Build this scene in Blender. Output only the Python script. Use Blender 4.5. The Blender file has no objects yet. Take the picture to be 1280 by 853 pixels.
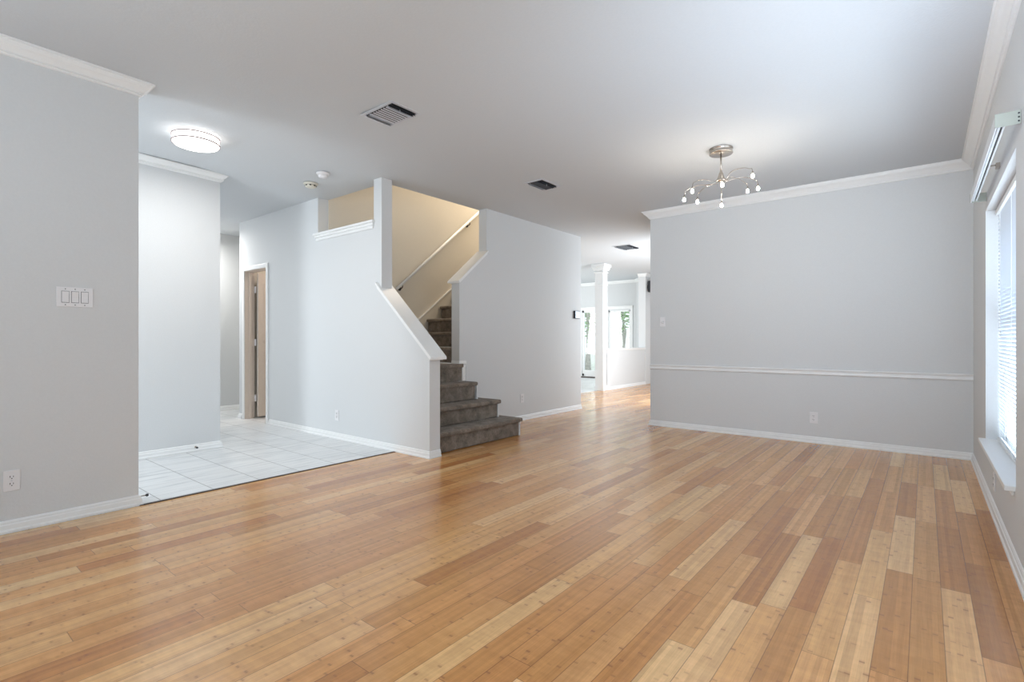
import bpy, bmesh, math, random
from mathutils import Vector, Matrix
random.seed(7)
sc = bpy.context.scene
COL = sc.collection
C = 2.74                       # ceiling height
# ------------------------------------------------------------------ camera
YAW = math.radians(38.87)
cd = bpy.data.cameras.new('camera'); cam = bpy.data.objects.new('camera', cd); COL.objects.link(cam)
cam.location = (0, 0, 1.095); cam.rotation_euler = (math.radians(90), 0, YAW)
cd.sensor_width = 36; cd.lens = 18.0; cd.shift_y = -1.3/1280; cd.clip_start = .02; cd.clip_end = 300
sc.camera = cam
# ------------------------------------------------------------------ world, view, lights
W = bpy.data.worlds.new('world'); sc.world = W; W.use_nodes = True
bg = W.node_tree.nodes['Background']
bg.inputs[0].default_value = (.84, .92, 1.0, 1); bg.inputs[1].default_value = 1.7
sc.view_settings.view_transform = 'Standard'; sc.view_settings.look = 'None'
sc.view_settings.gamma = 1; sc.view_settings.use_curve_mapping = False
sc.view_settings.exposure = 0.3

def area(name, loc, direction, sx, sy, power, color, spread=180):
    l = bpy.data.lights.new(name, 'AREA'); l.shape = 'RECTANGLE'; l.size = sx; l.size_y = sy
    l.energy = power; l.color = color; l.spread = math.radians(spread)
    o = bpy.data.objects.new(name, l); COL.objects.link(o); o.location = loc
    o.rotation_euler = Vector(direction).to_track_quat('-Z', 'Y').to_euler()
    return o
DAY = (.85, .93, 1.0); WARM = (1.0, .80, .58)
# window daylight, added fill lamps, and the stair and closet lights
area('daylight_back', (-1.0, -1.62, 1.25), (.15, 1, 0.6), 1.8, 1.6, 29, (.86, .93, 1.0))
area('daylight_front_right', (.30, 1.95, 1.2), (-.30, 1, 0.62), 1.4, 1.0, 26, (.72, .84, 1.0), 125)
area('daylight_right', (.56, 4.27, 1.1), (-1, 0, .1), 1.5, 1.5, 27, (.76, .87, 1.0))
area('fill_living_side', (-2.85, 9.2, 1.4), (-1, .1, .05), 2.4, 2.0, 105, DAY)  # added fill for half wall, column and hall; no window stands here
area('fill_living_left', (-8.95, 10.2, 1.5), (1, .75, .15), 2.0, 1.8, 85, (.97, .99, .97))  # added fill to brighten the far living room wall; wall behind is solid
area('fill_back_left', (-3.1, -1.62, 1.35), (.45, .6, .8), .9, 1.4, 17, (.80, .90, 1.0), 140)  # added fill for the near-left ceiling and the right wall
area('fill_stair_wall', (-6.9, .4, 1.5), (.05, 1, 0), 1.7, 1.7, 20, DAY)  # added fill for the shaded stair wall, in an invented side room
area('daylight_foyer', (-4.9, -1.6, 1.3), (0, 1, 0), 1.0, 1.8, 42, DAY)
area('stair_upper_light', (-4.75, 6.2, 4.7), (-.2, -.25, -1), .6, 1.2, 50, (1, .86, .70))
area('closet_light', (-6.6, 4.1, 2.70), (0, 0, -1), .3, .3, 12, (1, .85, .74))

# ------------------------------------------------------------------ node helpers / materials
class NT:
    def __init__(s, name):
        s.mat = bpy.data.materials.new(name); s.mat.use_nodes = True
        s.t = s.mat.node_tree; s.b = s.t.nodes['Principled BSDF']
    def n(s, typ, **kw):
        nd = s.t.nodes.new(typ)
        for k, v in kw.items(): setattr(nd, k, v)
        return nd
    def put(s, sock, v):
        if isinstance(v, bpy.types.NodeSocket): s.t.links.new(v, sock)
        else: sock.default_value = v
    def m(s, op, a, b=0.0, c=0.0, clamp=False):
        nd = s.n('ShaderNodeMath', operation=op, use_clamp=clamp)
        s.put(nd.inputs[0], a); s.put(nd.inputs[1], b)
        if len(nd.inputs) > 2: s.put(nd.inputs[2], c)
        return nd.outputs[0]
    def xyz(s, a, b, c=0.0):
        nd = s.n('ShaderNodeCombineXYZ')
        for i, v in enumerate((a, b, c)): s.put(nd.inputs[i], v)
        return nd.outputs[0]
    def pos(s):
        g = s.n('ShaderNodeNewGeometry'); p = s.n('ShaderNodeSeparateXYZ'); s.t.links.new(g.outputs['Position'], p.inputs[0])
        return g.outputs['Position'], p.outputs[0], p.outputs[1], p.outputs[2]
    def white(s, v):
        nd = s.n('ShaderNodeTexWhiteNoise', noise_dimensions='3D'); s.t.links.new(v, nd.inputs['Vector']); return nd.outputs['Value']
    def noise(s, v, scale=5, detail=3, rough=.5):
        nd = s.n('ShaderNodeTexNoise'); s.t.links.new(v, nd.inputs['Vector'])
        nd.inputs['Scale'].default_value = scale; nd.inputs['Detail'].default_value = detail; nd.inputs['Roughness'].default_value = rough
        return nd.outputs['Fac']
    def ramp(s, f, stops):
        nd = s.n('ShaderNodeValToRGB'); s.put(nd.inputs[0], f); el = nd.color_ramp.elements
        while len(el) < len(stops): el.new(.5)
        for e, (p, c) in zip(el, stops): e.position = p; e.color = (*c, 1)
        return nd.outputs[0]
    def mix(s, f, a, b, blend='MIX'):
        nd = s.n('ShaderNodeMix', data_type='RGBA', blend_type=blend)
        s.put(nd.inputs[0], f)
        for sock, v in ((nd.inputs[6], a), (nd.inputs[7], b)):
            s.put(sock, (*v, 1) if isinstance(v, tuple) and len(v) == 3 else v)
        return nd.outputs[2]
    def bump(s, h, strength=.2, dist=.01):
        nd = s.n('ShaderNodeBump'); nd.inputs['Strength'].default_value = strength; nd.inputs['Distance'].default_value = dist
        s.t.links.new(h, nd.inputs['Height']); s.t.links.new(nd.outputs[0], s.b.inputs['Normal'])

def lin(r, g, b):
    f = lambda c: (c/255/12.92) if c/255 <= .04045 else ((c/255+.055)/1.055)**2.4
    return (f(r), f(g), f(b))

def simple(name, col, rough=.5, metal=0, spec=.5, vary=.03, scale=30, bump=0):
    n = NT(name); p, x, y, z = n.pos()
    f = n.noise(p, scale, 3)
    a = tuple(max(0, c*(1-vary)) for c in col); b = tuple(min(1, c*(1+vary)) for c in col)
    n.t.links.new(n.ramp(f, [(.3, a), (.7, b)]), n.b.inputs['Base Color'])
    n.b.inputs['Roughness'].default_value = rough; n.b.inputs['Metallic'].default_value = metal
    n.b.inputs['Specular IOR Level'].default_value = spec
    if bump: n.bump(f, bump, .002)
    return n.mat

def emissive(name, col, strength, base=(.9, .9, .9)):
    n = NT(name); p, x, y, z = n.pos()
    n.b.inputs['Base Color'].default_value = (*base, 1)
    f = n.noise(p, 40, 1)
    n.t.links.new(n.ramp(f, [(0, tuple(c*.97 for c in col)), (1, col)]), n.b.inputs['Emission Color'])
    n.b.inputs['Emission Strength'].default_value = strength
    return n.mat

M = {}
M['wall'] = simple('wall_paint', (.70, .712, .718), .75, spec=.25, vary=.012, scale=90, bump=.25)
M['ceil'] = simple('ceiling_paint', (.625, .648, .668), .85, spec=.15, vary=.012, scale=70, bump=.4)
M['cream'] = simple('stairwell_paint', (.70, .66, .58), .8, spec=.2, vary=.012, scale=90, bump=.25)
M['trim'] = simple('white_trim_paint', (.86, .865, .86), .38, spec=.5, vary=.008, scale=20)
M['plate'] = simple('white_plastic', (.82, .81, .82), .3, vary=.004)
M['beige'] = simple('beige_door_paint', (.70, .62, .55), .45, vary=.02)
M['dark'] = simple('dark_recess', (.015, .015, .017), .7)
M['black'] = simple('black_plastic', (.02, .022, .028), .45)
M['band'] = simple('pale_rose_metal_band', (.42, .34, .33), .4)
M['nickel'] = simple('brushed_nickel', (.50, .45, .40), .25, metal=1, vary=.05)
M['ventmetal'] = simple('vent_metal', (.62, .64, .68), .4, metal=.2)
M['ventdark'] = simple('vent_dark_metal', (.05, .055, .065), .5)
M['slate'] = simple('dark_edge_strip', (.05, .03, .02), .5)
M['alum'] = simple('painted_aluminium', (.78, .80, .82), .35, metal=.1)
M['endplate'] = simple('grey_green_end_plate', (.40, .42, .37), .4)
M['cream_plastic'] = simple('cream_plastic', (.72, .69, .60), .4)
M['screen'] = simple('grey_blue_display', (.50, .60, .68), .2)
M['brown_rug'] = simple('dark_doormat', (.06, .05, .04), .9)
n = NT('blind_translucent')
n.b.inputs['Base Color'].default_value = (.85, .9, .96, 1); n.b.inputs['Roughness'].default_value = .5
tr = n.n('ShaderNodeBsdfTranslucent'); tr.inputs[0].default_value = (.85, .92, 1, 1)
mx = n.n('ShaderNodeMixShader'); mx.inputs[0].default_value = .20
n.t.links.new(n.b.outputs[0], mx.inputs[1]); n.t.links.new(tr.outputs[0], mx.inputs[2])
n.t.links.new(mx.outputs[0], n.t.nodes['Material Output'].inputs[0]); M['blind'] = n.mat
n = NT('window_glass')
n.b.inputs['Base Color'].default_value = (1, 1, 1, 1); n.b.inputs['Roughness'].default_value = 0
tr = n.n('ShaderNodeBsdfTransparent'); tr.inputs[0].default_value = (.96, .98, .98, 1)
gl = n.n('ShaderNodeBsdfGlossy'); gl.inputs['Roughness'].default_value = .02
mx = n.n('ShaderNodeMixShader'); mx.inputs[0].default_value = .06
n.t.links.new(tr.outputs[0], mx.inputs[1]); n.t.links.new(gl.outputs[0], mx.inputs[2])
n.t.links.new(mx.outputs[0], n.t.nodes['Material Output'].inputs[0]); M['glass'] = n.mat
M['lamp_glass'] = emissive('lit_lamp_diffuser', (1, .985, .95), 3.6)
M['bulb'] = emissive('lit_bulb', (1, .90, .76), 210)

# bamboo plank floor
n = NT('bamboo_planks'); P, X, Y, Z = n.pos()
PW, PL = .0985, .962
u = n.m('DIVIDE', n.m('ADD', X, 10*PW+.043), PW); k = n.m('FLOOR', u); fu = n.m('SUBTRACT', u, k)
off = n.white(n.xyz(k, 3.7, 1.3))
v = n.m('ADD', n.m('DIVIDE', Y, PL), n.m('MULTIPLY', off, 7.0)); j = n.m('FLOOR', v); fv = n.m('SUBTRACT', v, j)
r1 = n.white(n.xyz(k, j, 5.1)); r2 = n.white(n.xyz(k, j, 9.4))
sw = 6.0
s_ = n.m('FLOOR', n.m('MULTIPLY', fu, sw)); fs = n.m('FRACT', n.m('MULTIPLY', fu, sw))
rs = n.white(n.xyz(n.m('ADD', n.m('MULTIPLY', k, sw), s_), j, 2.2))
base = n.ramp(r1, [(0, lin(186, 126, 70)), (.2, lin(205, 148, 88)), (.5, lin(217, 163, 102)), (.8, lin(225, 175, 116)), (1, lin(237, 197, 144))])
tint = n.ramp(r2, [(0, (1.0, .93, .90)), (1, (1.0, 1.0, .96))])
base = n.mix(1.0, base, tint, 'MULTIPLY')
strip = n.ramp(rs, [(0, (.82, .79, .75)), (.5, (.98, .97, .96)), (1, (1.09, 1.09, 1.09))])
base = n.mix(.9, base, strip, 'MULTIPLY')
# fine grain along the plank
gv = n.xyz(n.m('MULTIPLY', X, 60), n.m('MULTIPLY', Y, 2.2), r1)
gr = n.noise(gv, 3, 4, .65)
base = n.mix(.8, base, n.ramp(gr, [(.32, (.86, .83, .79)), (.6, (1.03, 1.03, 1.03))]), 'MULTIPLY')
# soft cross banding and blotches
bl = n.noise(n.xyz(n.m('MULTIPLY', X, 3), n.m('MULTIPLY', Y, 9), r2), 3, 3, .6)
base = n.mix(.5, base, n.ramp(bl, [(.3, (.80, .75, .70)), (.65, (1.05, 1.05, 1.05))]), 'MULTIPLY')
# bamboo knuckles: short dark dashes across single strips
kc = n.m('ADD', n.m('DIVIDE', Y, .21), n.m('MULTIPLY', n.white(n.xyz(n.m('ADD', n.m('MULTIPLY', k, sw), s_), 7.7, j)), 9.0))
kj = n.m('FLOOR', kc); kf = n.m('SUBTRACT', kc, kj)
kr = n.white(n.xyz(n.m('ADD', n.m('MULTIPLY', k, sw), s_), kj, 4.4))
kd = n.m('ABSOLUTE', n.m('SUBTRACT', kf, .5))
mark = n.m('SUBTRACT', 1.0, n.m('DIVIDE', kd, .034), clamp=True)
mark = n.m('MULTIPLY', mark, n.m('MULTIPLY', n.m('SUBTRACT', kr, .35, clamp=True), 1.7), clamp=True)
base = n.mix(n.m('MULTIPLY', mark, .75), base, lin(140, 90, 54))
halo = n.m('MULTIPLY', n.m('SUBTRACT', 1.0, n.m('DIVIDE', kd, .11), clamp=True), n.m('MULTIPLY', n.m('SUBTRACT', kr, .6, clamp=True), .9), clamp=True)
base = n.mix(halo, base, lin(160, 108, 70))
# gaps
eu = n.m('MULTIPLY', n.m('MINIMUM', fu, n.m('SUBTRACT', 1.0, fu)), PW)
ev = n.m('MULTIPLY', n.m('MINIMUM', fv, n.m('SUBTRACT', 1.0, fv)), PL)
e = n.m('MINIMUM', eu, ev)
gap = n.m('SUBTRACT', 1.0, n.m('DIVIDE', e, .0020), clamp=True)
base = n.mix(n.m('MULTIPLY', gap, .8), base, lin(88, 50, 28))
n.t.links.new(base, n.b.inputs['Base Color'])
n.b.inputs['Roughness'].default_value = .27
n.b.inputs['Specular IOR Level'].default_value = .55
n.b.inputs['Coat Weight'].default_value = .35; n.b.inputs['Coat Roughness'].default_value = .16
n.bump(n.m('SUBTRACT', 1.0, gap), .06, .001)
M['wood'] = n.mat

# entry tiles
n = NT('entry_tile'); P, X, Y, Z = n.pos(); T = .333
u = n.m('DIVIDE', n.m('ADD', X, 4.53+T*30), T); v = n.m('DIVIDE', n.m('ADD', Y, -.22+T*30), T)
iu = n.m('FLOOR', u); iv = n.m('FLOOR', v); fu = n.m('SUBTRACT', u, iu); fv = n.m('SUBTRACT', v, iv)
r = n.white(n.xyz(iu, iv, 1.0))
vein = n.noise(n.xyz(n.m('MULTIPLY', X, 16), n.m('MULTIPLY', Y, 1.6), r), 1.6, 5, .6)
base = n.ramp(vein, [(.36, (.60, .62, .63)), (.46, (.73, .745, .75)), (.6, (.79, .80, .80))])
base = n.mix(1.0, base, n.ramp(r, [(0, (.95, .95, .95)), (1, (1, 1, 1))]), 'MULTIPLY')
lines = n.m('SUBTRACT', 1.0, n.m('DIVIDE', n.m('ABSOLUTE', n.m('SUBTRACT', n.m('FRACT', n.m('MULTIPLY', X, 9.0)), .5)), .018), clamp=True)
base = n.mix(n.m('MULTIPLY', lines, n.m('MULTIPLY', vein, .45)), base, (.45, .47, .48))
eu = n.m('MINIMUM', fu, n.m('SUBTRACT', 1.0, fu)); ev = n.m('MINIMUM', fv, n.m('SUBTRACT', 1.0, fv))
gx = n.m('SUBTRACT', 1.0, n.m('DIVIDE', eu, .013), clamp=True); gy = n.m('SUBTRACT', 1.0, n.m('DIVIDE', ev, .013), clamp=True)
g = n.m('MAXIMUM', n.m('MULTIPLY', gx, .6), gy)
base = n.mix(g, base, (.13, .125, .12))
n.t.links.new(base, n.b.inputs['Base Color']); n.b.inputs['Roughness'].default_value = .35
n.bump(n.m('SUBTRACT', 1.0, g), .3, .002)
M['tile'] = n.mat

# carpet
n = NT('brown_carpet'); P, X, Y, Z = n.pos()
f1 = n.noise(P, 170, 3, .75); f2 = n.noise(P, 11, 4, .7)
base = n.ramp(f2, [(.3, lin(108, 97, 86)), (.5, lin(142, 129, 116)), (.72, lin(176, 162, 147))])
base = n.mix(.8, base, n.ramp(f1, [(.3, (.5, .48, .46)), (.7, (1.15, 1.15, 1.15))]), 'MULTIPLY')
n.t.links.new(base, n.b.inputs['Base Color']); n.b.inputs['Roughness'].default_value = 1; n.b.inputs['Specular IOR Level'].default_value = .05
n.b.inputs['Sheen Weight'].default_value = .25
n.bump(n.m('ADD', f1, n.m('MULTIPLY', f2, .6)), 1.0, .008)
M['carpet'] = n.mat
M['leaf'] = simple('tree_leaf', (.34, .46, .26), .6, vary=.4, scale=6)
M['bark'] = simple('tree_bark', (.62, .58, .54), .9, vary=.2, scale=12)
M['lawn'] = simple('lawn', (.55, .56, .48), .9, vary=.2, scale=4)

# ------------------------------------------------------------------ mesh helpers
def link(name, bm, mat, parent=None, smooth=False, loc=None, bevel=0, seg=2):
    bmesh.ops.recalc_face_normals(bm, faces=bm.faces)
    me = bpy.data.meshes.new(name); 
    if loc is not None: bmesh.ops.translate(bm, verts=bm.verts, vec=-Vector(loc))
    bm.to_mesh(me); bm.free(); me.materials.append(M[mat] if isinstance(mat, str) else mat)
    o = bpy.data.objects.new(name, me); COL.objects.link(o)
    if loc is not None: o.location = loc
    if parent: o.parent = parent
    if smooth:
        for p in me.polygons: p.use_smooth = True
    if bevel:
        b = o.modifiers.new('bevel', 'BEVEL'); b.width = bevel; b.segments = seg; b.limit_method = 'ANGLE'
    return o
def struct(o): o['kind'] = 'structure'; return o
def thing(name, label, cat, loc=(0, 0, 0), rz=0, group=None):
    o = bpy.data.objects.new(name, None); COL.objects.link(o); o.location = loc; o.rotation_euler = (0, 0, rz)
    o.empty_display_size = .05
    o['label'] = label; o['category'] = cat
    if group: o['group'] = group
    return o
def box(bm, x0, x1, y0, y1, z0, z1, rot=None):
    r = bmesh.ops.create_cube(bm, size=1)
    mtx = Matrix.Translation(((x0+x1)/2, (y0+y1)/2, (z0+z1)/2)) @ (rot or Matrix()) @ Matrix.Diagonal((abs(x1-x0), abs(y1-y0), abs(z1-z0), 1))
    bmesh.ops.transform(bm, matrix=mtx, verts=r['verts']); return bm
def prism(bm, pts, a, b, axis):
    """pts polygon in the plane normal to axis; extruded from a to b"""
    def mk(p, t): return {'x': (t, p[0], p[1]), 'y': (p[0], t, p[1]), 'z': (p[0], p[1], t)}[axis]
    A = [bm.verts.new(mk(p, a)) for p in pts]; B = [bm.verts.new(mk(p, b)) for p in pts]
    bm.faces.new(A); bm.faces.new(B[::-1]); N = len(pts)
    for i in range(N): bm.faces.new((A[i], A[(i+1) % N], B[(i+1) % N], B[i]))
    return bm
def cyl(bm, p0, p1, r0, r1=None, seg=20, cap=True):
    p0, p1 = Vector(p0), Vector(p1); d = p1-p0; r1 = r0 if r1 is None else r1
    q = d.to_track_quat('Z', 'Y').to_matrix().to_4x4()
    r = bmesh.ops.create_cone(bm, cap_ends=cap, segments=seg, radius1=r0, radius2=r1, depth=d.length)
    bmesh.ops.transform(bm, matrix=Matrix.Translation((p0+p1)/2) @ q, verts=r['verts']); return bm
def lathe(bm, prof, seg=40, c=(0, 0, 0)):
    rings = []
    for r, z in prof:
        if r < 1e-5: rings.append([bm.verts.new((c[0], c[1], c[2]+z))]); continue
        rings.append([bm.verts.new((c[0]+r*math.cos(2*math.pi*i/seg), c[1]+r*math.sin(2*math.pi*i/seg), c[2]+z)) for i in range(seg)])
    for a, b in zip(rings, rings[1:]):
        for i in range(seg):
            i2 = (i+1) % seg
            if len(a) == 1 and len(b) == 1: continue
            if len(a) == 1: bm.faces.new((a[0], b[i], b[i2]))
            elif len(b) == 1: bm.faces.new((a[i], a[i2], b[0]))
            else: bm.faces.new((a[i], a[i2], b[i2], b[i]))
    return bm
def tube(bm, pts, r, seg=10):
    pts = [Vector(p) for p in pts]; rings = []
    for i, p in enumerate(pts):
        d = (pts[min(i+1, len(pts)-1)]-pts[max(i-1, 0)]).normalized()
        q = d.to_track_quat('Z', 'Y').to_matrix()
        rr = r[i] if isinstance(r, (list, tuple)) else r
        rings.append([bm.verts.new(p+q @ Vector((rr*math.cos(2*math.pi*t/seg), rr*math.sin(2*math.pi*t/seg), 0))) for t in range(seg)])
    for a, b in zip(rings, rings[1:]):
        for t in range(seg): bm.faces.new((a[t], a[(t+1) % seg], b[(t+1) % seg], b[t]))
    bm.faces.new(rings[0][::-1]); bm.faces.new(rings[-1]); return bm
def sweep(bm, path, prof, z0s=None):
    """path: list of (x,y); room side is to the LEFT of travel. prof: list of (offset into room, z). mitred corners"""
    N = len(path); P = [Vector(p) for p in path]; rings = []
    for i in range(N):
        ns = []
        if i > 0: d = (P[i]-P[i-1]).normalized(); ns.append(Vector((-d.y, d.x)))
        if i < N-1: d = (P[i+1]-P[i]).normalized(); ns.append(Vector((-d.y, d.x)))
        if len(ns) == 2:
            b = (ns[0]+ns[1]).normalized(); nn = b/max(.2, b.dot(ns[0]))
        else: nn = ns[0]
        zz = z0s[i] if z0s else 0
        rings.append([bm.verts.new((P[i].x+nn.x*o, P[i].y+nn.y*o, z+zz)) for o, z in prof])
    K = len(prof)
    for a, b in zip(rings, rings[1:]):
        for t in range(K): bm.faces.new((a[t], a[(t+1) % K], b[(t+1) % K], b[t]))
    bm.faces.new(rings[0][::-1]); bm.faces.new(rings[-1]); return bm
def nb(): return bmesh.new()

BASE = [(0, 0), (.022, 0), (.022, .012), (.016, .020), (.014, .044), (.009, .050), (.009, .058), (.004, .066), (0, .068)]
def crown_prof(p=.085, h=.095):
    return [(0, 0), (p, 0), (p, -.013), (p-.010, -.013), (p-.013, -.022), (p-.022, -.034), (p*.55, -h*.48), (p*.38, -h*.66), (.024, -h+.022), (.024, -h+.014), (.013, -h+.014), (.013, -h+.004), (.008, -h), (0, -h)]
CROWN = crown_prof()
RAIL = [(0, 0), (.010, .002), (.020, .008), (.020, .016), (.010, .022), (.010, .038), (.022, .046), (.024, .056), (.010, .062), (0, .062)]

# ------------------------------------------------------------------ SETTING
XL, XF, XW, XR, YS, YD, XB = -4.06, -5.6, -4.27, .345, 3.2, 6.25, -5.45
def sm(t): t = max(0, min(1, t)); return t*t*(3-2*t)
def ceil_z(x, y): return C + .055*sm((3.0-y)/1.3)*sm((-2.4-x)/1.5)

# floors
bm = nb()
for x0, x1, y0, y1 in ((-4.03, .6, -1.9, 3.2), (-4.4, .6, 3.2, 7.2), (-5.5, .6, 7.2, 13.1)):
    box(bm, x0, x1, y0, y1, -.05, 0)
struct(link('floor', bm, 'wood'))
bm = nb(); box(bm, -9.2, -4.045, -1.9, YS+.13, -.05, -.001); box(bm, -9.2, -5.45, YS+.13, 5.2, -.05, -.001)
struct(link('floor_entry', bm, 'tile'))
bm = nb(); box(bm, -9.2, -5.5, 7.0, 13.1, -.05, -.001)
struct(link('floor_living', bm, 'tile'))
bm = nb(); box(bm, -4.05, -4.025, 1.09, YS+.0, -.03, .004); struct(link('trim_1', bm, 'slate'))

# ceiling slab with the stairwell opening
bm = nb()
hx0, hx1, hy0, hy1 = XB-.06, -4.40, 3.335, 6.98
xs = sorted(set([-9.2+.35*i for i in range(28)]+[.6, hx0, hx1])); ys = sorted(set([-1.9+.35*i for i in range(43)]+[13.15, hy0, hy1]))
def inhole(xa, xb_, ya, yb): cx, cy = (xa+xb_)/2, (ya+yb)/2; return hx0 < cx < hx1 and hy0 < cy < hy1
vb = {(x, y): bm.verts.new((x, y, ceil_z(x, y))) for x in xs for y in ys}
vt = {(x, y): bm.verts.new((x, y, 3.0)) for x in xs for y in ys}
for xa, xb_ in zip(xs, xs[1:]):
    for ya, yb in zip(ys, ys[1:]):
        if inhole(xa, xb_, ya, yb): continue
        for V in (vb, vt): bm.faces.new((V[xa, ya], V[xb_, ya], V[xb_, yb], V[xa, yb]))
for e in [e for e in bm.edges if len(e.link_faces) == 1 and e.verts[0].co.z < 2.95]:
    a, b = e.verts; ka = min(vb, key=lambda q: (vb[q].co-a.co).length); kb = min(vb, key=lambda q: (vb[q].co-b.co).length)
    bm.faces.new((a, b, vt[kb], vt[ka]))
for v_ in [v_ for v_ in bm.verts if not v_.link_faces]: bm.verts.remove(v_)
struct(link('ceiling', bm, 'ceil'))

def wall(name, boxes, mat='wall'):
    bm = nb()
    for b in boxes: box(bm, *b)
    return struct(link(name, bm, mat))
HT = C+.12
wall('wall_left', [(XL-.12, XL, -1.9, 1.09, -.02, HT)])
wall('wall_foyer', [(XF-.12, XF, -1.9, 2.2, -.02, HT)])
wall('wall_foyer_return', [(-9.1, -7.7, 2.08, 2.2, -.02, HT), (-9.2, -9.1, -1.9, 2.2, -.02, HT)])
wall('wall_hall', [(-8.62, -8.5, 2.2, 7.0, -.02, HT)])
wall('wall_hall_end', [(-8.5, -7.5, 6.0, 6.12, -.02, HT)])
# wall with door, ledge opening, post and sloping knee wall beside the stair
bm = nb(); y0, y1 = YS, YS+.13
for x0, x1, z0, z1 in ((-7.5, -7.345, -.02, HT), (-7.345, -6.685, 2.06, HT), (-6.685, -5.46, -.02, HT), (-5.46, -4.40, -.02, 2.295), (-4.40, -4.27, -.02, HT)):
    box(bm, x0, x1, y0, y1, z0, z1)
SL = (1.008-1.674)/(-3.577+4.324)
def slz(x): return 1.674+SL*(x+4.324)
prism(bm, [(-4.27, -.02), (-3.555, -.02), (-3.555, slz(-3.555)-.04), (-4.27, slz(-4.27)-.04)], y0, y1, 'y')
struct(link('wall_stair_front', bm, 'wall'))
wall('wall_closet', [(-7.5, -7.40, YS+.13, 6.0, -.02, HT), (-7.4, XB-.12, 4.9, 5.0, -.02, HT)], 'cream')
# stairwell shaft
wall('wall_stairwell_left', [(XB-.12, XB, YS+.13, 7.05, -.02, 5.4)], 'cream')
wall('wall_stairwell_upper', [(-4.40, -4.28, YS+.01, 7.05, 3.0, 5.4), (XB-.12, -4.40, YS+.01, YS+.13, 3.0, 5.4), (XB, -4.40, 6.93, 7.05, -.02, 5.4), (XB-.12, -4.28, YS, 7.05, 5.4, 5.5)], 'cream')
bm = nb()
WS = (2.208-1.833)/(4.787-4.32)
def wsz(y): return 1.833+WS*(y-4.32)
prism(bm, [(4.31, .78), (4.31, wsz(4.31)-.035), (4.79, wsz(4.79)-.035), (4.79, HT), (7.05, HT), (7.05, -.02), (4.42, -.02), (4.42, .78)], -4.40, XW, 'x')
struct(link('wall_stair_right', bm, 'wall'))
wall('wall_dining', [(-2.75, XR+.1, YD, YD+.12, -.02, HT)])
# right wall with window openings
wy0, wy1, wz0, wz1 = 3.47, 5.06, .37, 2.03
def wall_openings(name, axis, a, b, s0, s1, holes, mat='wall'):
    """axis 'x': wall in plane x from a to b, running in y s0..s1; holes (s0,s1,z0,z1)"""
    bm = nb()
    def B(p, q, z0, z1):
        if axis == 'x': box(bm, a, b, p, q, z0, z1)
        else: box(bm, p, q, a, b, z0, z1)
    cur = s0
    for h0, h1, z0, z1 in sorted(holes):
        B(cur, h0, -.02, HT)
        if z0 > 0: B(h0, h1, -.02, z0)
        B(h0, h1, z1, HT); cur = h1
    B(cur, s1, -.02, HT)
    return struct(link(name, bm, mat))
wall_openings('wall_right', 'x', XR, XR+.16, -1.9, YD, [(.95, 2.85, .37, 2.03), (wy0, wy1, wz0, wz1)])
wall_openings('wall_back', 'y', -1.9, -1.74, -9.1, XR+.16, [(-5.4, -4.4, .1, 2.05), (-3.6, -2.6, .37, 2.03), (-1.9, -.1, .37, 2.03)])
# living room beyond
YB = 12.95; XC = -5.385
wall_openings('wall_living_back', 'y', YB, YB+.14, -9.2, -6.07, [(-7.80, -7.05, .05, 1.95), (-6.94, -6.27, .45, 1.92)])
bm = nb(); prism(bm, [(-6.09, 12.95), (-5.60, 12.40), (-5.50, 12.50), (-6.0, 13.09)], -.02, HT, 'z'); struct(link('wall_living_angled', bm, 'wall'))
wall('wall_living_right', [(-5.56, XC+.01, 11.93, 12.5, -.02, HT)])
wall('wall_living_far_right', [(-5.5, -2.6, 12.5, 12.62, -.02, HT), (-2.75, -2.63, YD+.12, 12.5, -.02, HT)])
wall('wall_living_left', [(-9.2, -9.1, 7.0, 13.1, -.02, HT), (-9.1, XB-.12, 6.93, 7.05, -.02, HT)])
bm = nb(); box(bm, XC-.13, XC, 9.93, 11.93, 0, .885); struct(link('wall_living_half', bm, 'wall'))

# trims --------------------------------------------------------------
tn = [1]
def trim(bm, mat='trim', name=None, **kw):
    tn[0] += 1
    return struct(link(name or 'trim_%d' % tn[0], bm, mat, **kw))
# baseboards (room side on the left of travel)
def base(side, path, prof=BASE):
    bm = nb(); sweep(bm, path, prof); return struct(link('baseboard_'+side, bm, 'trim'))
base('left', [(XL-.12, 1.09), (XL, 1.09), (XL, -1.74)][::1]) if False else None
def basel(side, path): return base(side, path)
basel('left', [(XL, -1.74), (XL, 1.09), (XL-.12, 1.09)][::-1])
basel('foyer', [(XF-.12, 2.2), (XF, 2.2), (XF, -1.74)])
basel('hall', [(-8.5, 6.0), (-8.5, 2.2)])
basel('stair_front', [(-3.555, YS+.13), (-3.555, YS), (-6.63, YS)])
basel('stair_front_left', [(-7.40, YS), (-7.5, YS), (-7.5, 4.2)])
basel('stair_right', [(-4.27, 4.64), (-4.27, 7.05)][::-1])
basel('dining', [(-2.75, YD+.12), (-2.75, YD)][::-1][:0] or [(XR, YD), (-2.75, YD), (-2.75, YD+.12)])
basel('right', [(XR, -1.74), (XR, YD)])
basel('living_half', [(XC, 11.93), (XC, 9.98)])
basel('living', [(-6.2, YB), (-9.0, YB)]) if False else None
# crowns
def crown(path, p=.085, h=.095):
    bm = nb(); sweep(bm, path, crown_prof(p, h), [ceil_z(*q)+.001 for q in path]); return trim(bm)
crown([(XL-.12, 1.09), (XL, 1.09), (XL, .3), (XL, -1.74)], .075, .085)
crown([(XF-.12, 2.2), (XF, 2.2), (XF, 1.2), (XF, .3), (XF, -1.74)], .06, .075)
crown([(XR, -1.74), (XR, YD), (-2.75, YD), (-2.75, YD+.12)])
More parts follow.
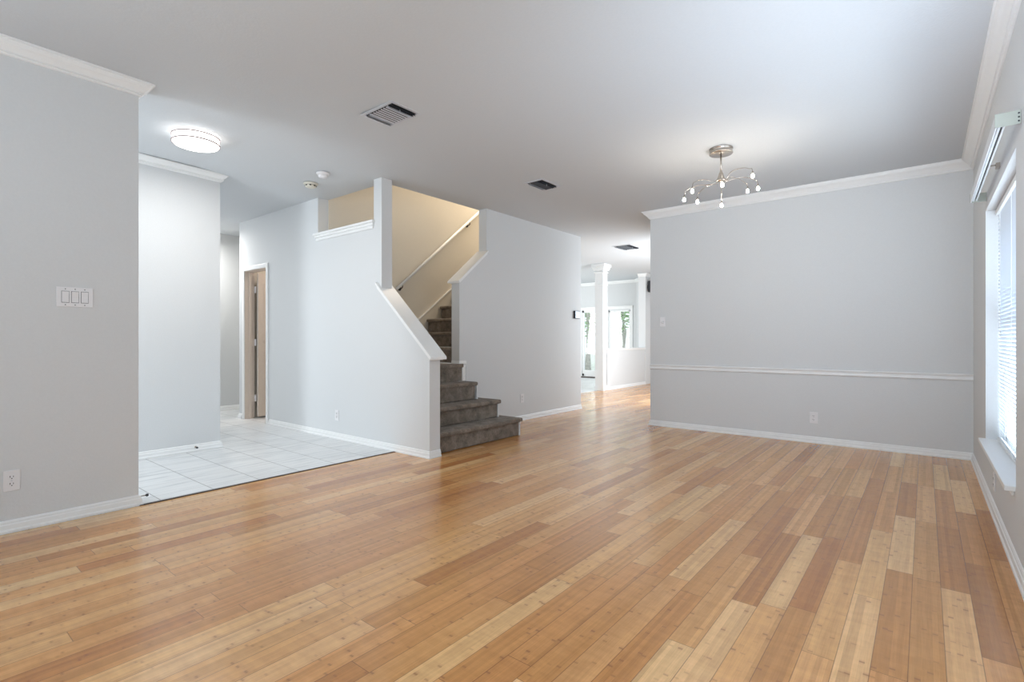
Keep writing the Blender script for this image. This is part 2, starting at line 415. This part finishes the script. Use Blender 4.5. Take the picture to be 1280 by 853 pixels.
# chair rail
bm = nb(); sweep(bm, [(XR, YD), (-2.75, YD)], [(o, z+.722) for o, z in RAIL]); trim(bm)
# cap on the sloping knee wall: board + bed moulding
def slope_cap_x():
    bm = nb(); xa, xb_ = -4.335, -3.50
    for ya, yb, t0, t1, e0, e1 in ((YS-.035, YS+.165, 0, -.028, 0, 0), (YS-.018, YS+.148, -.028, -.060, 0, -.03)):
        prism(bm, [(xa, slz(xa)+t0), (xb_+e1, slz(xb_+e1)+t0), (xb_+e1, slz(xb_+e1)+t1), (xa, slz(xa)+t1)], ya, yb, 'y')
    return bm
trim(slope_cap_x(), bevel=.004)
def slope_cap_y():
    bm = nb(); ya, yb = 4.27, 4.80
    for xa, xb_, t0, t1, e in ((-4.435, XW+.035, 0, -.026, 0), (-4.418, XW+.018, -.026, -.052, .03)):
        prism(bm, [(ya+e, wsz(ya+e)+t0), (yb-.01, wsz(yb)+t0), (yb-.01, wsz(yb)+t1), (ya+e, wsz(ya+e)+t1)], xa, xb_, 'x')
    return bm
trim(slope_cap_y(), bevel=.004)
# ledge of the opening above
bm = nb(); box(bm, -5.52, -4.385, YS-.035, YS+.0, 2.300, 2.325); box(bm, -5.455, -4.402, YS, YS+.15, 2.296, 2.325)
box(bm, -5.50, -4.395, YS-.022, YS, 2.272, 2.300); box(bm, -5.49, -4.405, YS-.012, YS, 2.240, 2.272)
trim(bm, bevel=.003)
# door casing
bm = nb()
for x0, x1 in ((-7.385, -7.33), (-6.70, -6.645)):
    box(bm, x0, x1, YS-.016, YS, 0, 2.10)
box(bm, -7.33, -6.70, YS-.016, YS, 2.045, 2.10)
trim(bm, bevel=.004)
bm = nb(); box(bm, -7.345, -7.325, YS, YS+.13, 0, 2.06); box(bm, -6.705, -6.685, YS, YS+.13, 0, 2.06); box(bm, -7.325, -6.705, YS, YS+.13, 2.04, 2.06)
box(bm, -7.325, -7.312, YS+.05, YS+.085, 0, 2.04); box(bm, -6.718, -6.705, YS+.05, YS+.085, 0, 2.04)
trim(bm, 'beige')
# the open closet door, hinged at the left jamb
dx = -7.285
bm = nb(); box(bm, dx, dx+.035, YS+.145, YS+.145+.60, .025, 2.03)
door = struct(link('door_1', bm, 'beige'))
bm = nb()
for z0, z1 in ((.22, .92), (1.06, 1.88)):
    for ya, yb in ((YS+.22, YS+.41), (YS+.48, YS+.67)):
        box(bm, dx+.033, dx+.040, ya, ya+.012, z0, z1); box(bm, dx+.033, dx+.040, yb-.012, yb, z0, z1)
        box(bm, dx+.033, dx+.040, ya, yb, z0, z0+.012); box(bm, dx+.033, dx+.040, ya, yb, z1-.012, z1)
link('door_panel_moulding', bm, 'beige', door)
for z in (.28, 1.06, 1.80):
    bm = nb(); box(bm, -7.325, dx, YS+.128, YS+.131, z-.045, z+.045); cyl(bm, (-7.303, YS+.138, z-.047), (-7.303, YS+.138, z+.047), .008)
    link('hinge', bm, 'plate', door)
bm = nb(); cyl(bm, (dx+.035, YS+.69, .95), (dx+.075, YS+.69, .95), .011); cyl(bm, (dx+.07, YS+.69, .95), (dx+.10, YS+.69, .95), .024, .02)
link('door_knob', bm, 'nickel', door, smooth=True)

# ------------------------------------------------------------------ window on the right wall
def window(name, axis_x, y0, y1, z0, z1, out=1):
    """window in an x wall"""
    xg = axis_x
    bm = nb(); t = .045
    box(bm, xg, xg+.05, y0, y0+t, z0, z1); box(bm, xg, xg+.05, y1-t, y1, z0, z1)
    box(bm, xg, xg+.05, y0, y1, z0, z0+t); box(bm, xg, xg+.05, y0, y1, z1-t, z1)
    zm = (z0+z1)/2+.02; box(bm, xg, xg+.045, y0, y1, zm-.018, zm+.018)
    w = struct(link(name, bm, 'trim'))
    bm = nb(); box(bm, xg+.022, xg+.026, y0+t, y1-t, z0+t, z1-t); link('window_pane', bm, 'glass', w)
    return w
window('window_1', XR+.105, wy0, wy1, wz0, wz1)
window('window_2', XR+.105, .95, 2.85, .37, 2.03)
def window_y(name, y, x0, x1, z0, z1, t=.045, mids=()):
    bm = nb()
    box(bm, x0, x0+t, y, y+.05, z0, z1); box(bm, x1-t, x1, y, y+.05, z0, z1)
    box(bm, x0, x1, y, y+.05, z0, z0+t); box(bm, x0, x1, y, y+.05, z1-t, z1)
    for x in mids: box(bm, x-.015, x+.015, y, y+.05, z0, z1)
    w = struct(link(name, bm, 'trim'))
    bm = nb(); box(bm, x0+t, x1-t, y+.022, y+.026, z0+t, z1-t); link('window_pane', bm, 'glass', w)
    return w
window_y('window_3', -1.86, -1.9, -.1, .37, 2.03, mids=(-1.0,))
window_y('window_added', -1.86, -3.6, -2.6, .37, 2.03)  # unseen window, added to go with the back-left fill lamp
window_y('window_4', -1.86, -5.4, -4.4, .1, 2.05)
window_y('window_5', YB+.004, -6.94, -6.27, .45, 1.92, .04)
# living room glazed door
d2 = window_y('door_2', YB+.004, -7.80, -7.05, .05, 1.95, .06)
bm = nb(); box(bm, -7.74, -7.11, YB-.002, YB+.06, .11, .22); link('bottom_rail', bm, 'trim', d2)
bm = nb(); box(bm, -7.90, -7.0, YB-.03, YB+.1, 0, .03); link('threshold', bm, 'slate', d2)
# casing round door and window
bm = nb()
for x0, x1 in ((-7.88, -7.80), (-7.05, -6.94), (-6.27, -6.20)): box(bm, x0, x1, YB-.02, YB, 0 if x0 < -7 else .40, 2.02)
box(bm, -7.88, -6.20, YB-.025, YB, 1.95, 2.02); box(bm, -7.90, -6.18, YB-.04, YB, 2.02, 2.04)
box(bm, -6.98, -6.20, YB-.035, YB, .40, .44)
trim(bm)
# half wall cap
bm = nb(); box(bm, XC-.155, XC+.025, 9.94, 11.93, .885, .91); box(bm, XC-.14, XC+.012, 9.95, 11.93, .86, .885); trim(bm, bevel=.004)
# corner pilaster trim at the end of the half wall
bm = nb(); sweep(bm, [(XC+.01, 12.5), (XC+.01, 11.93), (XC-.18, 11.93)], crown_prof(.06, .07), [C]*3); trim(bm)
bm = nb(); sweep(bm, [(-5.60, 12.40), (-6.09, YB), (-9.1, YB)], crown_prof(.07, .08), [C]*3); trim(bm)

# sill
bm = nb(); box(bm, .305, XR+.11, 3.49, 5.075, .352, .378); box(bm, .333, XR+.0, 3.52, 5.05, .325, .352)
trim(bm, bevel=.004)

# window blind
wb = thing('window_blind', 'white horizontal slat blind lowered inside the tall window at right', 'window blind', (XR+.075, (wy0+wy1)/2, wz0))
def child_box(name, mat, par, boxes, bevel=0, smooth=False):
    bm = nb()
    for b in boxes: box(bm, *b)
    o = link(name, bm, mat, None, smooth, None, bevel); o.parent = par; o.matrix_parent_inverse = Matrix.Translation(par.location).inverted() if not par.rotation_euler.z else par.matrix_world.inverted()
    return o
xb = XR+.072
child_box('headrail', 'trim', wb, [(xb-.02, xb+.02, wy0+.01, wy1-.01, wz1-.04, wz1-.003)])
bm = nb(); nsl = 62; zt, zb = wz1-.055, wz0+.035
for i in range(nsl):
    z = zb+(zt-zb)*i/(nsl-1)
    box(bm, xb-.0125, xb+.0125, wy0+.012, wy1-.012, z-.0007, z+.0007, Matrix.Rotation(math.radians(58), 4, 'Y'))
o = link('slats', bm, 'blind'); o.parent = wb; o.matrix_parent_inverse = Matrix.Translation(wb.location).inverted()
child_box('bottom_rail', 'trim', wb, [(xb-.012, xb+.012, wy0+.012, wy1-.012, wz0+.012, wz0+.028)])
for yy in (wy0+.2, (wy0+wy1)/2, wy1-.2):
    child_box('ladder_cord', 'trim', wb, [(xb-.014, xb-.012, yy-.002, yy+.002, wz0+.02, wz1-.04), (xb+.012, xb+.014, yy-.002, yy+.002, wz0+.02, wz1-.04)])
# empty blind track above the window
vx = .258
vt_ = thing('blind_track', 'empty white vertical blind valance track mounted above the tall window', 'blind track', (XR, 4.14, 2.12))
child_box('fascia', 'alum', vt_, [(vx, vx+.006, 3.30, 4.98, 2.088, 2.153)], .001)
child_box('rail', 'alum', vt_, [(vx+.010, vx+.020, 3.31, 4.97, 2.095, 2.125), (vx+.028, vx+.036, 3.31, 4.97, 2.095, 2.125), (vx+.010, vx+.036, 3.31, 4.97, 2.120, 2.128)], .001)
child_box('rail_slot', 'black', vt_, [(vx+.020, vx+.028, 3.312, 4.968, 2.108, 2.119)])
for yy, nm in ((3.296, 'end_plate'), (4.984, 'end_plate')):
    child_box(nm, 'endplate', vt_, [(vx-.002, XR-.001, yy-.004, yy+.004, 2.090, 2.153)], .001)
child_box('bracket', 'nickel', vt_, [(vx+.036, XR-.001, 4.135, 4.145, 2.122, 2.130), (XR-.02, XR-.001, 4.12, 4.16, 2.105, 2.135)])
for dz in (-.018, 0, .018):
    bm = nb(); cyl(bm, (XR-.008, 3.291, 2.121+dz), (XR-.008, 3.294, 2.121+dz), .004, seg=10)
    o = link('screw', bm, 'black', vt_); o.matrix_parent_inverse = Matrix.Translation(vt_.location).inverted()

# ------------------------------------------------------------------ STAIRCASE
st = thing('staircase', 'carpeted brown staircase turning up between the sloping knee wall and the grey wall', 'staircase', (-3.62, 3.97, 0))
def adopt(o, par): o.parent = par; o.matrix_parent_inverse = Matrix.Translation(par.location).inverted(); return o
RZ = .2035
fx = [-3.62, -3.84, -4.05, -4.255]; ye = [4.62, 4.50, 4.37, 4.335]
LIFT = .002
def step(bm_boxes, name='step'):
    bm = nb()
    for b in bm_boxes: box(bm, *b)
    return adopt(link(name, bm, 'carpet', None, False, None, .016, 4), st)
for i in range(4):
    z1 = RZ*(i+1); z0 = RZ*i+LIFT; y1 = ye[i]
    if i < 3:
        back = XW+.004
        # tread slab with overhanging nose, riser below
        if i < 2: boxes = [(back, fx[i]+.036, YS+.132, y1+.03, z1-.045, z1), (back, fx[i], YS+.134, y1, z0, z1-.03)]
        else: boxes = [(back, fx[i]+.03, YS+.132, y1+.0, z1-.042, z1), (back, fx[i], YS+.134, y1-.02, z0, z1-.03)]
    else:
        boxes = [(XB+.002, fx[i]+.025, YS+.132, 4.308, z1-.042, z1), (XB+.004, fx[i], YS+.134, 4.31, z0, z1-.03)]
        boxes.append((fx[i]-.012, fx[i]+.022, 4.28, y1+.01, z1-.042, z1)); boxes.append((fx[i]-.012, fx[i]-.001, 4.28, y1, z0, z1-.03))
    if i < 3: boxes += [(-4.42, -4.20, YS+.136, 4.30, z0, z1)]
    step(boxes, 'step' if i < 3 else 'landing')
for i, (y1) in enumerate(ye[:3]):
    z1 = RZ*(i+1); z0 = RZ*i
    bm = nb(); box(bm, XW+.002, fx[i]+.004, y1+.001, y1+.016, z0+.002, z1-.045); adopt(link('stringer', bm, 'trim'), st)
for nn in range(8):
    yf = 4.355+.25*nn; z1 = 1.005+.192*nn; z0 = z1-.192
    zb_ = z0+LIFT
    step([(XB+.018, -4.402, yf-.03, yf+.28, z1-.042, z1), (XB+.018, -4.402, yf, yf+.27, zb_, z1-.03)])
# skirt board on the left stairwell wall
bm = nb(); k0 = lambda y: 1.397+.75*(y-4.73)
prism(bm, [(3.34, .82), (3.34, .98), (4.10, .98), (4.30, k0(4.30)), (6.3, k0(6.3)), (6.3, k0(6.3)-.45), (4.5, k0(4.3)-.25), (4.3, .82)], XB+.001, XB+.014, 'x')
o = adopt(link('skirt_board', bm, 'cream'), st)
bm = nb(); prism(bm, [(3.34, .98), (4.10, .98), (4.30, k0(4.30)), (6.3, k0(6.3)), (6.3, k0(6.3)+.018), (4.29, k0(4.29)+.018), (4.09, 1.0), (3.34, 1.0)], XB+.001, XB+.022, 'x')
adopt(link('skirt_moulding', bm, 'trim'), st)
# little base moulding wrapped round the foot of the stair post
bm = nb(); sweep(bm, [(XW, 4.42), (XW, 4.31), (XW-.13, 4.31)], [(o_*.5, z_*.5+RZ*4+.001) for o_, z_ in BASE][::1]); trim(bm)
bm = nb(); box(bm, XW+.0, XW+.012, 4.347, 4.40, RZ*3, RZ*4-.02); box(bm, XW, XW+.012, 4.39, 4.50, RZ*2+.0, RZ*2+.075); trim(bm)

# handrail
hr = thing('handrail', 'round white wooden handrail rising along the cream stairwell wall', 'handrail', (XB, 4.3, 1.78))
bm = nb(); hx = -5.385
hz = lambda y: 1.803+.824*(y-4.32)
tube(bm, [(hx, 4.27, hz(4.27)), (hx, 4.9, hz(4.9)), (hx, 6.5, hz(6.5))], .020, 14); adopt(link('rail', bm, 'trim', None, True), hr)
for yy in (4.37, 5.66):
    bm = nb(); z = hz(yy)
    tube(bm, [(hx, yy, z-.015), (hx, yy, z-.05), (hx-.02, yy, z-.065), (XB+.004, yy, z-.065)], .007, 8)
    cyl(bm, (XB, yy, z-.065), (XB+.007, yy, z-.065), .028); adopt(link('bracket', bm, 'black'), hr)

# ------------------------------------------------------------------ far column, speaker
col = thing('column', 'white square column with moulded capital at the end of the far half wall', 'column', (-5.4825, 9.8975, 0))
cx, cy, hw = -5.4825, 9.8975, .0975
child_box('shaft', 'trim', col, [(cx-hw, cx+hw, cy-hw, cy+hw, .001, C)])
bm = nb()
for p, z0, z1 in ((.012, 0.001, .09), (.006, .09, .11)): box(bm, cx-hw-p, cx+hw+p, cy-hw-p, cy+hw+p, z0, z1)
adopt(link('base_block', bm, 'trim'), col)
bm = nb(); R_ = [(cx-hw, cy-hw), (cx-hw, cy+hw), (cx+hw, cy+hw), (cx+hw, cy-hw)]
for p, z0, z1 in ((.012, 2.28, 2.30), (.02, 2.55, 2.57), (.03, 2.60, 2.63), (.045, 2.63, 2.67), (.065, 2.67, 2.739)): box(bm, cx-hw-p, cx+hw+p, cy-hw-p, cy+hw+p, z0, z1)
adopt(link('capital', bm, 'trim', None, False, None, .006), col)

sp = thing('speaker', 'small black speaker mounted high on the white wall beyond the half wall', 'speaker', (XC+.01, 12.06, 2.4))
bm = nb(); box(bm, XC+.05, XC+.20, 11.97, 12.17, 2.28, 2.56); adopt(link('cabinet', bm, 'black', None, False, None, .01), sp)
bm = nb(); box(bm, XC+.201, XC+.207, 11.985, 12.155, 2.295, 2.545); adopt(link('grille', bm, 'dark'), sp)
bm = nb(); box(bm, XC+.0105, XC+.052, 12.04, 12.10, 2.38, 2.46); adopt(link('mounting_bracket', bm, 'black'), sp)

# ------------------------------------------------------------------ ceiling fixtures
lx, ly = -4.70, 1.66; lz = ceil_z(lx, ly)
fl = thing('ceiling_light', 'lit round drum flush ceiling light above the tiled entry', 'ceiling light', (lx, ly, lz))
def flush(par, lz_, power):
    l = bpy.data.lights.new('lamp_light', 'AREA'); l.shape = 'DISK'; l.size = .30; l.energy = power; l.color = (1, .985, .96)
    lo = bpy.data.objects.new('lamp_light', l); COL.objects.link(lo); lo.parent = par; lo.location = (0, 0, -.104)
    bm = nb(); lathe(bm, [(0, -.001), (.10, -.001), (.10, -.012), (0, -.012)]); o = link('canopy', bm, 'plate', par, True)
    bm = nb(); lathe(bm, [(0, -.014), (.165, -.014), (.168, -.02), (.168, -.078), (.160, -.088), (.12, -.096), (0, -.100)], 56); link('diffuser', bm, 'lamp_glass', par, True)
    for z in (-.018, -.070):
        bm = nb(); lathe(bm, [(.169, z), (.176, z), (.176, z-.010), (.169, z-.010), (.169, z)], 56); link('band', bm, 'band', par, True)
flush(fl, lz, 12)
fl2 = thing('ceiling_light', 'lit flush ceiling light in the hallway, mostly hidden behind the entry wall', 'ceiling light', (-8.0, 2.78, C))
flush(fl2, C, 20)

# vents
def vent(x0, x1, y0, y1, label, dark=False, z=None):
    cx, cy = (x0+x1)/2, (y0+y1)/2; z = ceil_z(cx, cy) if z is None else z
    t = thing('ceiling_vent', label, 'vent', (cx, cy, z), 0, 'air vents in the ceiling')
    w, h = (x1-x0)/2, (y1-y0)/2; f = .026
    bm = nb()
    for b in ((-w, w, -h, -h+f), (-w, w, h-f, h), (-w, -w+f, -h+f, h-f), (w-f, w, -h+f, h-f)): box(bm, *b, -.007, 0)
    link('frame', bm, 'ventmetal', t, False, None, .002)
    bm = nb(); box(bm, -w+f, w-f, -h+f, h-f, -.0055, -.0004); link('duct_opening', bm, 'dark', t)
    iw, ih = w-f, h-f; e = .055
    a = Matrix.Rotation(math.radians(-42 if not dark else -48), 4, 'Y')
    n_ = 7; xa, xb_ = -iw+e, iw-e
    for i in range(n_):
        x = xa+(xb_-xa)*(i+.5)/n_
        bm = nb(); box(bm, x-.0048, x+.0048, -ih, ih, -.0145, -.0133, a); link('louver', bm, 'ventmetal' if not dark else 'ventdark', t)
    for sgn in (-1, 1):
        for q in (.014, .036):
            x = sgn*(iw-q); bm = nb(); box(bm, x-.010, x+.010, -ih, ih, -.0145, -.0133, Matrix.Rotation(math.radians(50), 4, 'Y')); link('louver', bm, 'ventmetal' if sgn < 0 else 'ventdark', t)
    bm = nb(); box(bm, xa-.003, xa+.001, -ih, ih, -.020, -.001); link('divider', bm, 'ventmetal' if not dark else 'ventdark', t)
    bm = nb(); box(bm, xb_-.001, xb_+.003, -ih, ih, -.020, -.001); link('divider', bm, 'ventmetal' if not dark else 'ventdark', t)
    bm = nb(); box(bm, iw-.03, iw-.026, -.02, -.016, -.035, -.012); link('damper_lever', bm, 'ventmetal', t)
    return t
vent(-3.225, -2.86, 2.225, 2.495, 'large grey metal air vent in the ceiling, nearest the camera')
vent(-3.27, -3.025, 4.25, 4.58, 'small black louvered air vent in the ceiling, halfway to the dining room wall', True)
vent(-4.28, -3.93, 8.10, 8.55, 'air vent in the far ceiling near the white square column', True)

# smoke detectors
bm = nb(); x_, y_ = -4.62, 2.76; z_ = ceil_z(x_, y_)
sd = thing('smoke_detector', 'white domed smoke detector on the ceiling, the right one of the pair', 'smoke detector', (x_, y_, z_))
lathe(bm, [(0, -.001), (.062, -.001), (.062, -.012), (.052, -.024), (0, -.026)], 32); link('base_plate', bm, 'plate', sd, True)
bm = nb(); lathe(bm, [(.044, -.0255), (.044, -.040), (.034, -.050), (0, -.053)], 32); link('cover', bm, 'plate', sd, True)
x_, y_ = -5.02, 2.86; z_ = ceil_z(x_, y_)
sd = thing('smoke_detector', 'cream smoke detector with dark slots on the ceiling, the left one of the pair', 'smoke detector', (x_, y_, z_))
bm = nb(); lathe(bm, [(0, -.001), (.072, -.001), (.072, -.014), (.066, -.020), (0, -.022)], 32); link('base_plate', bm, 'cream_plastic', sd, True)
bm = nb(); lathe(bm, [(.054, -.022), (.056, -.036), (.044, -.046), (0, -.048)], 32); link('cover', bm, 'cream_plastic', sd, True)
for a in range(8):
    an = a*math.pi/4+.2; bm = nb(); box(bm, -.009, .009, -.003, .003, -.036, -.026)
    bmesh.ops.transform(bm, matrix=Matrix.Rotation(an+math.pi/2, 4, 'Z') @ Matrix.Translation((0, -.0555, 0)), verts=bm.verts); link('slot', bm, 'dark', sd)

# chandelier
ch = thing('chandelier', 'brushed nickel chandelier with eight lit bulbs on curved arms in the dining area', 'chandelier', (-1.362, 4.55, C), math.atan2(1.362, 4.55))
bm = nb(); lathe(bm, [(0, -.001), (.094, -.001), (.096, -.004), (.096, -.012), (.090, -.016), (.090, -.036), (.096, -.040), (.096, -.046), (.090, -.050), (.030, -.054), (.012, -.060), (0, -.060)], 48); link('canopy', bm, 'nickel', ch, True)
bm = nb(); cyl(bm, (0, 0, -.055), (0, 0, -.20), .0065); link('stem', bm, 'nickel', ch, True)
bm = nb(); lathe(bm, [(0, -.185), (.007, -.19), (.010, -.20), (.018, -.225), (.030, -.255), (.036, -.275), (.030, -.283), (0, -.285)], 32); link('hub', bm, 'nickel', ch, True)
arms = [(-.300, 0.0, 2.334), (-.223, -.20, 2.347), (-.20, .22, 2.361), (0.005, .30, 2.328), (.01, -.30, 2.346), (.236, -.20, 2.42), (.217, .22, 2.412), (.287, 0.0, 2.368)]
for ax_, ay_, az_ in arms:
    L = math.hypot(ax_, ay_); ux, uy = ax_/L, ay_/L; top = 2.74-.262; zz = az_-C
    pk = -.300+(zz+.405)*.8
    P_ = [(.012, -.205), (.026, -.250), (.050, -.285), (.10, pk), (.17, pk+.006), (L-.075, pk-.004), (L-.030, pk-.024), (L-.008, (pk+zz+.028)/2), (L, zz+.028)]
    # smooth
    pts = []
    for i in range(len(P_)-1):
        p0 = P_[max(i-1, 0)]; p1 = P_[i]; p2 = P_[i+1]; p3 = P_[min(i+2, len(P_)-1)]
        for s in range(5):
            t = s/5; f = lambda a, b, c, d: .5*((2*b)+(-a+c)*t+(2*a-5*b+4*c-d)*t*t+(-a+3*b-3*c+d)*t**3)
            r_ = f(p0[0], p1[0], p2[0], p3[0]); pts.append((ux*r_, uy*r_, f(p0[1], p1[1], p2[1], p3[1])))
    pts.append((ux*L, uy*L, zz+.028))
    bm = nb(); tube(bm, pts, .0026, 8); arm = link('arm', bm, 'nickel', ch, True)
    bm = nb(); cyl(bm, (ux*L, uy*L, zz+.012), (ux*L, uy*L, zz+.034), .009, .006, 16); link('socket', bm, 'nickel', arm, True)
    bm = nb(); lathe(bm, [(0, .014), (.006, .012), (.009, .004), (.0115, -.005), (.0105, -.013), (.006, -.018), (0, -.020)], 20, (ux*L, uy*L, zz)); link('bulb', bm, 'bulb', arm, True)

# ------------------------------------------------------------------ plates, outlets, stops
def orient(o, axis):      # local: plate faces -Y, x to the right, origin on the wall surface
    o.rotation_euler = (0, 0, {'-y': 0, '+x': math.pi/2, '-x': -math.pi/2}[axis])
def outlet(loc, axis, label):
    t = thing('wall_outlet', label, 'outlet', loc); orient(t, axis)
    bm = nb(); box(bm, -.0365, .0365, -.006, -.0005, -.059, .059); link('cover_plate', bm, 'plate', t, False, None, .003)
    for dz in (-.020, .020):
        bm = nb(); prism(bm, [(.0165*math.cos(a), dz+.014*math.sin(a)) for a in [i*math.pi/12 for i in range(24)]], -.0082, -.006, 'y')
        r = link('receptacle', bm, 'plate', t)
        bm = nb(); box(bm, -.0085, -.0055, -.0090, -.0081, dz-.001, dz+.009); box(bm, .0055, .0080, -.0090, -.0081, dz, dz+.008); cyl(bm, (0, -.0090, dz-.007), (0, -.0081, dz-.007), .0028, seg=12)
        link('slots', bm, 'dark', r)
    bm = nb(); cyl(bm, (0, -.0075, 0), (0, -.006, 0), .003, seg=12); link('screw', bm, 'ventmetal', t)
    return t
outlet((XL, .483, .292), '+x', 'white duplex wall outlet low on the left grey wall under the triple switch')
outlet((-5.066, YS, .262), '-y', 'white wall outlet low on the bright wall between the closet door and the stairs')
outlet((XW, 5.515, .30), '+x', 'white wall outlet on the grey wall just right of the staircase')
outlet((-.918, YD, .268), '-y', 'white wall outlet below the chair rail on the dining wall')
outlet((XR, 4.42, .20), '-x', 'white wall outlet under the window sill on the right wall')
sw = thing('light_switch', 'white triple rocker light switch plate on the left grey wall', 'light switch', (XL, .763, 1.357)); orient(sw, '+x')
bm = nb(); box(bm, -.0875, .0875, -.006, -.0005, -.060, .060); link('cover_plate', bm, 'plate', sw, False, None, .003)
for dx_ in (-.046, 0, .046):
    bm = nb(); box(bm, dx_-.0185, dx_+.0185, -.0066, -.0062, -.0355, .0355); link('switch_gap', bm, 'ventdark', sw)
    bm = nb(); prism(bm, [(-.0064, -.033), (-.0105, -.033), (-.0075, 0), (-.0115, .033), (-.0064, .033)], dx_-.0165, dx_+.0165, 'x'); link('rocker', bm, 'plate', sw)
    for dz in (-.048, .048):
        bm = nb(); cyl(bm, (dx_, -.0075, dz), (dx_, -.006, dz), .003, seg=12); link('screw', bm, 'ventdark', sw)
dm = thing('dimmer_switch', 'white round dimmer knob plate above the chair rail at the dining wall edge', 'light switch', (-2.584, YD, 1.325)); orient(dm, '-y')
bm = nb(); box(bm, -.036, .036, -.006, -.0005, -.059, .059); link('cover_plate', bm, 'plate', dm, False, None, .003)
bm = nb(); cyl(bm, (0, -.020, -.006), (0, -.006, -.006), .016, .019, 24); link('knob', bm, 'plate', dm, True)
th = thing('thermostat', 'small thermostat with pale display on the grey wall near the hallway corner', 'thermostat', (XW, 6.90, 1.49)); orient(th, '+x')
bm = nb(); box(bm, -.075, .075, -.030, -.0005, -.060, .060); link('case', bm, 'black', th, False, None, .004)
bm = nb(); box(bm, -.068, .068, -.033, -.0302, -.054, .054); link('display', bm, 'screen', th, False, None, .001)
def stop(loc, axis, label):
    t = thing('door_stop', label, 'door stop', loc); orient(t, axis)
    bm = nb(); cyl(bm, (0, -.0005, 0), (0, -.006, 0), .010, seg=16); cyl(bm, (0, -.006, 0), (0, -.040, 0), .0045, seg=12); link('stem', bm, 'nickel', t, True)
    bm = nb(); cyl(bm, (0, -.040, 0), (0, -.052, 0), .010, .009, 16); link('rubber_tip', bm, 'black', t, True)
stop((XF+.018, 1.965, .042), '+x', 'small door stop on the baseboard of the white entry wall')
t = thing('door_stop', 'small door stop at the end of the left grey wall by the tile edge', 'door stop', (XL, 1.108, .05))
bm = nb(); cyl(bm, (-.02, .001, 0), (-.02, .030, 0), .0045, seg=12); link('stem', bm, 'nickel', t, True)
bm = nb(); cyl(bm, (-.02, .030, 0), (-.02, .042, 0), .010, .009, 16); link('rubber_tip', bm, 'black', t, True)

# ------------------------------------------------------------------ outside the living room windows
bm = nb(); box(bm, -30, 20, YB+.3, 45, -.25, -.2); struct(link('ground', bm, 'lawn'))
def tree(x, y, h, seed, label):
    rnd = random.Random(seed)
    t = thing('tree', label, 'tree', (x, y, -.2))
    bm = nb(); tube(bm, [(0, 0, 0), (.08, 0, h*.35), (-.05, .05, h*.55), (.1, 0, h*.8)], [.16, .12, .09, .04], 10)
    for i in range(6):
        a = rnd.uniform(0, 6.28); z = h*rnd.uniform(.3, .6); l = rnd.uniform(.8, 1.6)
        tube(bm, [(0, 0, z), (l*.5*math.cos(a), l*.5*math.sin(a), z+.4), (l*math.cos(a), l*math.sin(a), z+1.0)], [.06, .04, .02], 7)
    link('trunk', bm, 'bark', t, True)
    bm = nb()
    for i in range(1500):
        d = Vector((rnd.gauss(0, 1), rnd.gauss(0, 1), rnd.gauss(0, 1))).normalized()*rnd.uniform(.3, 1)
        p = Vector((d.x*1.7, d.y*1.7, h*.62+d.z*h*.38)); s = rnd.uniform(.06, .13)
        q = Matrix.Rotation(rnd.uniform(0, 6.28), 4, 'Z') @ Matrix.Rotation(rnd.uniform(0, 3.14), 4, 'X')
        vs = [bm.verts.new(p+q @ Vector(c)*s) for c in ((-1, 0, 0), (0, -.45, .12), (1, 0, 0), (0, .45, .12))]; bm.faces.new(vs)
    link('foliage', bm, 'leaf', t)
tree(-10.6, 18.0, 4.6, 3, 'green tree behind the glazed living room door')
tree(-11.3, 22.5, 4.8, 5, 'green tree with a pale trunk outside the living room window')
